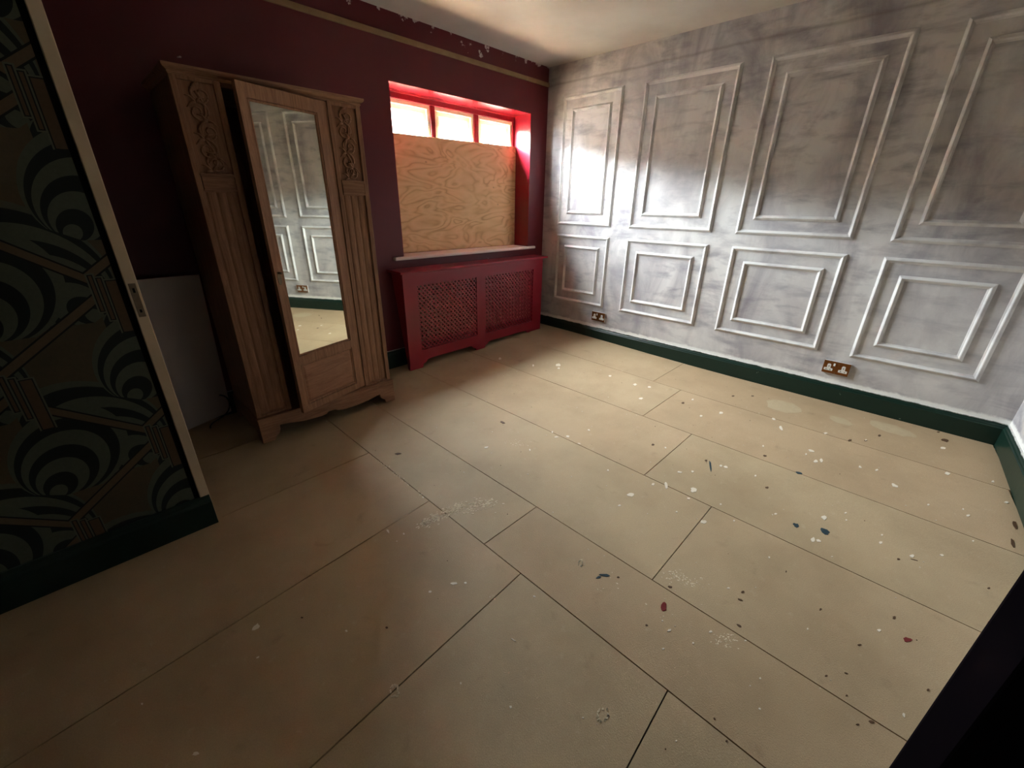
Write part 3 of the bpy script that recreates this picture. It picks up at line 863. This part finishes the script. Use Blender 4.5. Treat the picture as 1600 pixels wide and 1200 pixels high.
# ---- paint on the floor sheets
WHITE_SPOTS = [[-1.89,-2.21,0.017,-0.017,-0.016,-0.009],[-1.644,-2.406,0.011,-0.019,-0.025,-0.008],[-1.742,-2.247,0.009,-0.008,-0.014,-0.007],[-1.705,-2.297,0.009,-0.006,-0.03,-0.018],[-1.831,-2.525,0.008,-0.015,-0.017,-0.004],[-1.425,-2.888,-0.005,-0.015,-0.021,0.001],[-1.614,-2.881,0.012,-0.011,-0.02,-0.004],[-1.605,-2.899,0.002,-0.012,-0.014,0.0],[-0.912,-3.085,-0.005,-0.016,-0.021,0.001],[-0.593,-3.268,0.003,-0.016,-0.024,0.002],[-1.44,-3.176,0.005,-0.009,-0.014,0.0],[-1.351,-3.26,0.007,-0.008,-0.009,-0.001],[-1.437,-3.081,0.007,-0.007,-0.014,-0.001],[-1.378,-3.08,0.006,-0.005,-0.009,-0.001],[-1.323,-2.949,0.007,-0.006,-0.01,-0.001],[-1.376,-2.959,0.004,-0.004,-0.01,-0.001],[-0.839,-2.726,0.003,-0.02,-0.017,-0.002],[-0.941,-2.766,0.01,-0.01,-0.021,-0.004],[-0.912,-2.786,0.008,-0.008,-0.028,-0.005],[-0.898,-2.713,0.005,-0.005,-0.015,-0.003],[-0.837,-2.942,-0.006,-0.01,-0.015,0.001],[-0.811,-3.007,0.007,-0.007,-0.014,-0.001],[-0.579,-2.472,-0.002,-0.014,-0.02,-0.003],[-0.675,-2.538,0.021,-0.004,-0.037,-0.02],[-0.73,-2.204,0.012,-0.012,-0.028,-0.01],[-0.661,-1.99,0.01,-0.009,-0.02,-0.009],[-0.86,-2.127,0.009,-0.009,-0.018,-0.007],[-1.551,-2.295,0.007,-0.014,-0.011,-0.004],[-1.499,-2.339,0.007,-0.007,-0.011,-0.005],[-1.342,-2.422,0.007,-0.007,-0.012,-0.004],[-1.335,-2.445,0.004,-0.014,-0.013,-0.003],[-1.722,-2.414,0.005,-0.01,-0.01,-0.003],[-1.851,-2.415,0.004,-0.004,-0.008,-0.003],[-1.729,-2.615,0.004,-0.004,-0.008,-0.003],[-1.846,-2.782,0.004,-0.004,-0.007,-0.002],[-2.106,-2.72,0.005,-0.005,-0.005,-0.002],[-1.55,-2.73,0.006,-0.006,-0.009,-0.002],[-1.658,-2.534,0.005,-0.004,-0.009,-0.003],[-2.407,-2.643,0.011,-0.005,-0.004,-0.004],[-2.391,-2.612,0.003,-0.003,-0.004,-0.002],[-2.478,-2.657,0.004,-0.004,-0.004,-0.001],[-2.087,-2.956,0.002,-0.003,-0.006,-0.001],[-1.93,-3.12,0.002,-0.006,-0.01,0.001],[-2.192,-3.196,0.005,-0.003,-0.009,-0.003],[-2.45,-2.917,0.002,-0.004,-0.004,0.0],[-2.362,-2.894,0.003,-0.003,-0.004,-0.001],[-2.318,-2.738,0.006,-0.005,-0.007,-0.002],[-2.395,-2.714,0.003,-0.003,-0.004,-0.002],[-0.278,-3.248,0.008,-0.015,-0.02,0.001],[-0.709,-3.465,0.005,-0.01,-0.014,0.001],[-0.526,-3.43,0.007,-0.007,-0.015,0.0],[-0.915,-3.322,0.004,-0.004,-0.012,0.0],[-0.959,-3.338,0.008,-0.008,-0.012,0.0],[-0.553,-2.743,0.011,-0.011,-0.018,-0.003],[-0.904,-1.727,0.016,-0.015,-0.019,-0.01],[-0.687,-1.676,0.013,-0.014,-0.022,-0.012],[-0.72,-1.579,0.014,-0.014,-0.022,-0.012],[-0.823,-0.928,0.019,-0.018,-0.035,-0.028],[-0.877,-0.977,0.011,-0.011,-0.022,-0.018],[-1.057,-0.471,0.012,-0.011,-0.022,-0.023],[-0.715,-1.359,0.011,-0.011,-0.022,-0.015],[-1.729,-1.637,0.014,-0.007,-0.01,-0.01],[-1.675,-1.679,0.006,-0.014,-0.013,-0.008],[-1.699,-1.584,0.005,-0.005,-0.012,-0.009],[-1.691,-1.773,0.002,-0.011,-0.006,-0.003],[-2.093,-1.436,0.016,-0.008,-0.008,-0.01],[-1.94,-1.622,0.005,-0.005,-0.009,-0.009],[-0.974,-0.784,0.007,-0.007,-0.022,-0.02],[-2.587,-1.548,0.001,-0.007,-0.006,-0.004],[-2.812,-1.627,0.005,0.0,-0.004,-0.018],[-2.774,-1.685,0.004,-0.004,-0.004,-0.006],[-2.781,-2.02,0.012,-0.01,-0.005,-0.007],[-2.75,-2.047,0.004,-0.005,-0.004,-0.004],[-2.86,-1.989,0.006,-0.003,-0.002,-0.005],[-2.618,-2.257,0.005,-0.005,-0.003,-0.003],[-2.975,-2.298,0.002,-0.003,-0.002,-0.003],[-2.919,-2.439,0.004,-0.004,-0.003,-0.004],[-2.803,-2.592,0.002,-0.003,-0.002,-0.002],[-3.325,-1.709,0.014,0.004,0.002,-0.014],[-3.351,-1.818,0.005,0.0,0.001,-0.004],[-3.13,-1.922,0.004,-0.005,-0.002,-0.004],[-3.532,-1.968,0.008,-0.004,0.001,-0.007],[-3.607,-1.737,0.003,-0.003,-0.001,-0.004],[-2.78,-2.314,0.002,-0.012,-0.002,0.0],[0.448,-2.01,0.009,-0.008,-0.034,-0.011],[-0.974,-2.521,0.006,-0.005,-0.015,-0.004],[-1.524,-1.722,0.008,-0.008,-0.013,-0.009],[-1.798,-2.03,0.005,-0.004,-0.009,-0.006],[-1.994,-2.214,0.007,-0.006,-0.007,-0.005],[-1.383,-2.139,0.005,-0.006,-0.012,-0.007],[-1.31,-2.578,0.005,-0.005,-0.012,-0.003],[-1.668,-2.954,0.004,-0.004,-0.004,-0.001],[-0.986,-3.209,0.004,-0.005,-0.012,-0.001],[-1.157,-3.349,0.004,-0.004,-0.01,0.0],[-0.48,-2.926,0.006,-0.005,-0.018,-0.002],[-2.271,-2.827,0.003,-0.003,-0.004,-0.001]]
RING_SPOTS = [[-3.117,-2.184,0.009,-0.009,-0.008,-0.013],[-2.76,-2.625,0.009,-0.012,-0.016,-0.007],[-2.386,-2.284,0.006,-0.006,-0.013,-0.009]]
GREEN_SPOTS = [[-1.523,-2.905,-0.005,-0.018,-0.019,0.001],[-1.568,-2.812,0.001,-0.011,-0.015,-0.001],[-1.386,-2.386,0.006,-0.004,-0.048,-0.023],[-1.126,-2.728,0.004,-0.016,-0.014,-0.002],[-2.369,-2.379,0.014,-0.018,-0.005,-0.003],[-2.393,-2.368,0.009,-0.004,-0.003,-0.004]]
BROWN_SPOTS = [[-1.349,-2.349,0.004,-0.008,-0.013,-0.004],[-1.075,-2.558,0.006,-0.011,-0.014,-0.003],[-1.372,-2.647,0.009,-0.009,-0.01,-0.003],[-0.76,-1.965,0.01,-0.009,-0.019,-0.008],[-0.399,-2.17,0.01,-0.009,-0.012,-0.004],[-0.299,-2.266,0.01,-0.01,-0.012,-0.004],[-0.548,-2.86,0.011,-0.01,-0.017,-0.002],[-0.489,-2.927,0.008,-0.008,-0.009,-0.001],[-0.357,-2.976,0.009,-0.008,-0.019,-0.002],[-0.151,-3.257,0.008,-0.024,-0.031,0.001],[-0.047,-3.225,0.008,-0.009,-0.011,0.0],[-1.403,-2.073,0.008,-0.008,-0.013,-0.006],[-2.087,-2.761,0.006,-0.006,-0.009,-0.002],[-2.127,-2.765,0.003,-0.009,-0.006,0.0],[-1.973,-2.971,0.005,-0.004,-0.006,-0.001],[-2.035,-3.083,0.006,-0.006,-0.005,-0.001],[-2.169,-3.068,0.002,-0.005,-0.005,0.001],[-2.219,-3.028,0.004,-0.004,-0.004,-0.001],[-2.242,-3.079,0.004,-0.004,-0.004,-0.001],[-2.308,-3.111,0.004,-0.004,-0.003,-0.001],[-2.274,-3.137,0.005,-0.008,-0.006,0.0],[-2.232,-2.796,0.0,-0.01,-0.006,0.0],[-2.248,-2.571,0.004,-0.009,-0.006,-0.001],[-3.035,-2.002,0.004,-0.004,-0.003,-0.004],[-3.21,-1.778,0.005,-0.004,-0.001,-0.004],[-2.589,-2.88,0.003,-0.003,-0.003,-0.001],[-1.836,-3.151,0.005,-0.005,-0.009,-0.001],[-0.9,-3.48,0.016,-0.008,-0.047,-0.003],[-1.061,-3.464,0.01,-0.006,-0.045,-0.002],[-1.441,-3.383,0.004,-0.006,-0.008,0.001],[-1.459,-3.185,0.005,-0.014,-0.004,0.001],[-1.499,-3.14,0.005,-0.006,-0.008,-0.001],[-1.829,-1.293,0.004,-0.027,-0.013,-0.009],[-2.475,-1.152,0.015,-0.014,-0.006,-0.011],[-2.442,-2.583,0.004,-0.004,-0.004,-0.002],[-2.342,-2.419,0.005,-0.005,-0.005,-0.003],[-1.876,-2.846,0.003,-0.003,-0.007,-0.001],[-2.061,-3.24,0.004,-0.004,-0.007,0.0]]
RED_SPOTS = [[-1.907,-3.188,0.01,-0.01,-0.011,-0.001],[-2.341,-2.592,0.007,-0.008,-0.018,-0.009],[-1.646,-3.376,0.013,-0.005,-0.008,-0.004]]
# smears of rubbed plaster: (x0, y0, x1, y1, spread, count)
DUST = [(-2.70, -1.692, -2.50, -1.715, .022, 260), (-2.52, -1.72, -2.38, -1.80, .032, 160), (-2.19, -2.53, -2.17, -2.62, .025, 60), (-2.22, -2.55, -2.14, -2.66, .03, 40),
        (-2.34, -2.76, -2.29, -2.80, .020, 60), (-2.40, -2.35, -2.30, -2.75, .05, 30), (-1.97, -1.49, -1.90, -1.56, .04, 26), (-2.58, -1.15, -2.58, -1.55, .010, 50)]
PALE = [(-.33, -2.47, .10, .0, .0, .105), (-.30, -2.78, .05, .01, .0, .06), (-.20, -3.02, .07, .02, .0, .10)]
rnd = random.Random(11)
def blob(mb, x, y, ax, ay, bx, by, n=10, th=.0009, jag=.28):
    ring = []
    for k in range(n):
        a = 2*math.pi*k/n
        r = 1 + rnd.uniform(-jag, jag)
        px, py = x + r*(math.cos(a)*ax + math.sin(a)*bx), y + r*(math.cos(a)*ay + math.sin(a)*by)
        ring.append((px, py))
    top = [(p, q, floor_z(p, q)+th+.0005) for p, q in ring]
    bot = [(x+(p-x)*1.06, y+(q-y)*1.06, floor_z(p, q)-.001) for p, q in ring]
    fs = [tuple(range(n))] + [(k, n+k, n+(k+1) % n, (k+1) % n) for k in range(n)]
    mb.add(top+bot, fs)
def spots(name, data, mat, label, extra=0, size=(.002, .005), k=.68):
    mb = MB()
    for s in data: blob(mb, s[0], s[1], *[k*q for q in s[2:]])
    for _ in range(extra):
        x, y = rnd.uniform(-2.9, -.08), rnd.uniform(-3.3, -.5)
        a = rnd.uniform(0, 6.28); l = rnd.uniform(*size); w = l*rnd.uniform(.5, 1)
        blob(mb, x, y, l*math.cos(a), l*math.sin(a), -w*math.sin(a), w*math.cos(a), 7)
    o = wbuild(mb, name, M[mat], floor)
    return tag(o, label=label, kind='stuff')
spots('white_paint_splashes', WHITE_SPOTS, 'white_spot', 'dried white paint splashes', 110, (.001, .0028))
spots('green_paint_splashes', GREEN_SPOTS, 'green_spot', 'dark blue-green paint marks', k=.9)
spots('brown_paint_splashes', BROWN_SPOTS, 'brown_spot', 'small brown stains', 60, (.001, .003))
spots('red_paint_splashes', RED_SPOTS, 'red_spot', 'dark red paint drops', k=.9)
mb = MB()
for (x, y, ax, ay, bx, by) in RING_SPOTS:
    for k in range(26):
        a = 2*math.pi*rnd.random(); r = rnd.uniform(.75, 1.1)
        blob(mb, x+r*(math.cos(a)*ax+math.sin(a)*bx), y+r*(math.cos(a)*ay+math.sin(a)*by), .003, .001, -.001, .002, 6)
for (x0, y0, x1, y1, sp, cnt) in DUST:
    for _ in range(cnt):
        s = rnd.random()
        l = rnd.uniform(.0015, .007) if cnt > 100 else rnd.uniform(.001, .0045)
        ang = math.atan2(y1-y0, x1-x0) + rnd.gauss(0, .3)
        blob(mb, x0+(x1-x0)*s+rnd.gauss(0, sp*.6), y0+(y1-y0)*s+rnd.gauss(0, sp*.6), l*math.cos(ang), l*math.sin(ang), -l*.5*math.sin(ang), l*.5*math.cos(ang), 6, .0001)
tag(wbuild(mb, 'plaster_dust_smears', M['dust_spot'], floor), label='pale rubbed plaster smears', kind='stuff')
mb = MB()
for p in PALE: blob(mb, *p, n=18, th=.0003, jag=.12)
tag(wbuild(mb, 'pale_dried_patches', M['pale_patch'], floor), label='pale dried patches near the green skirting', kind='stuff')
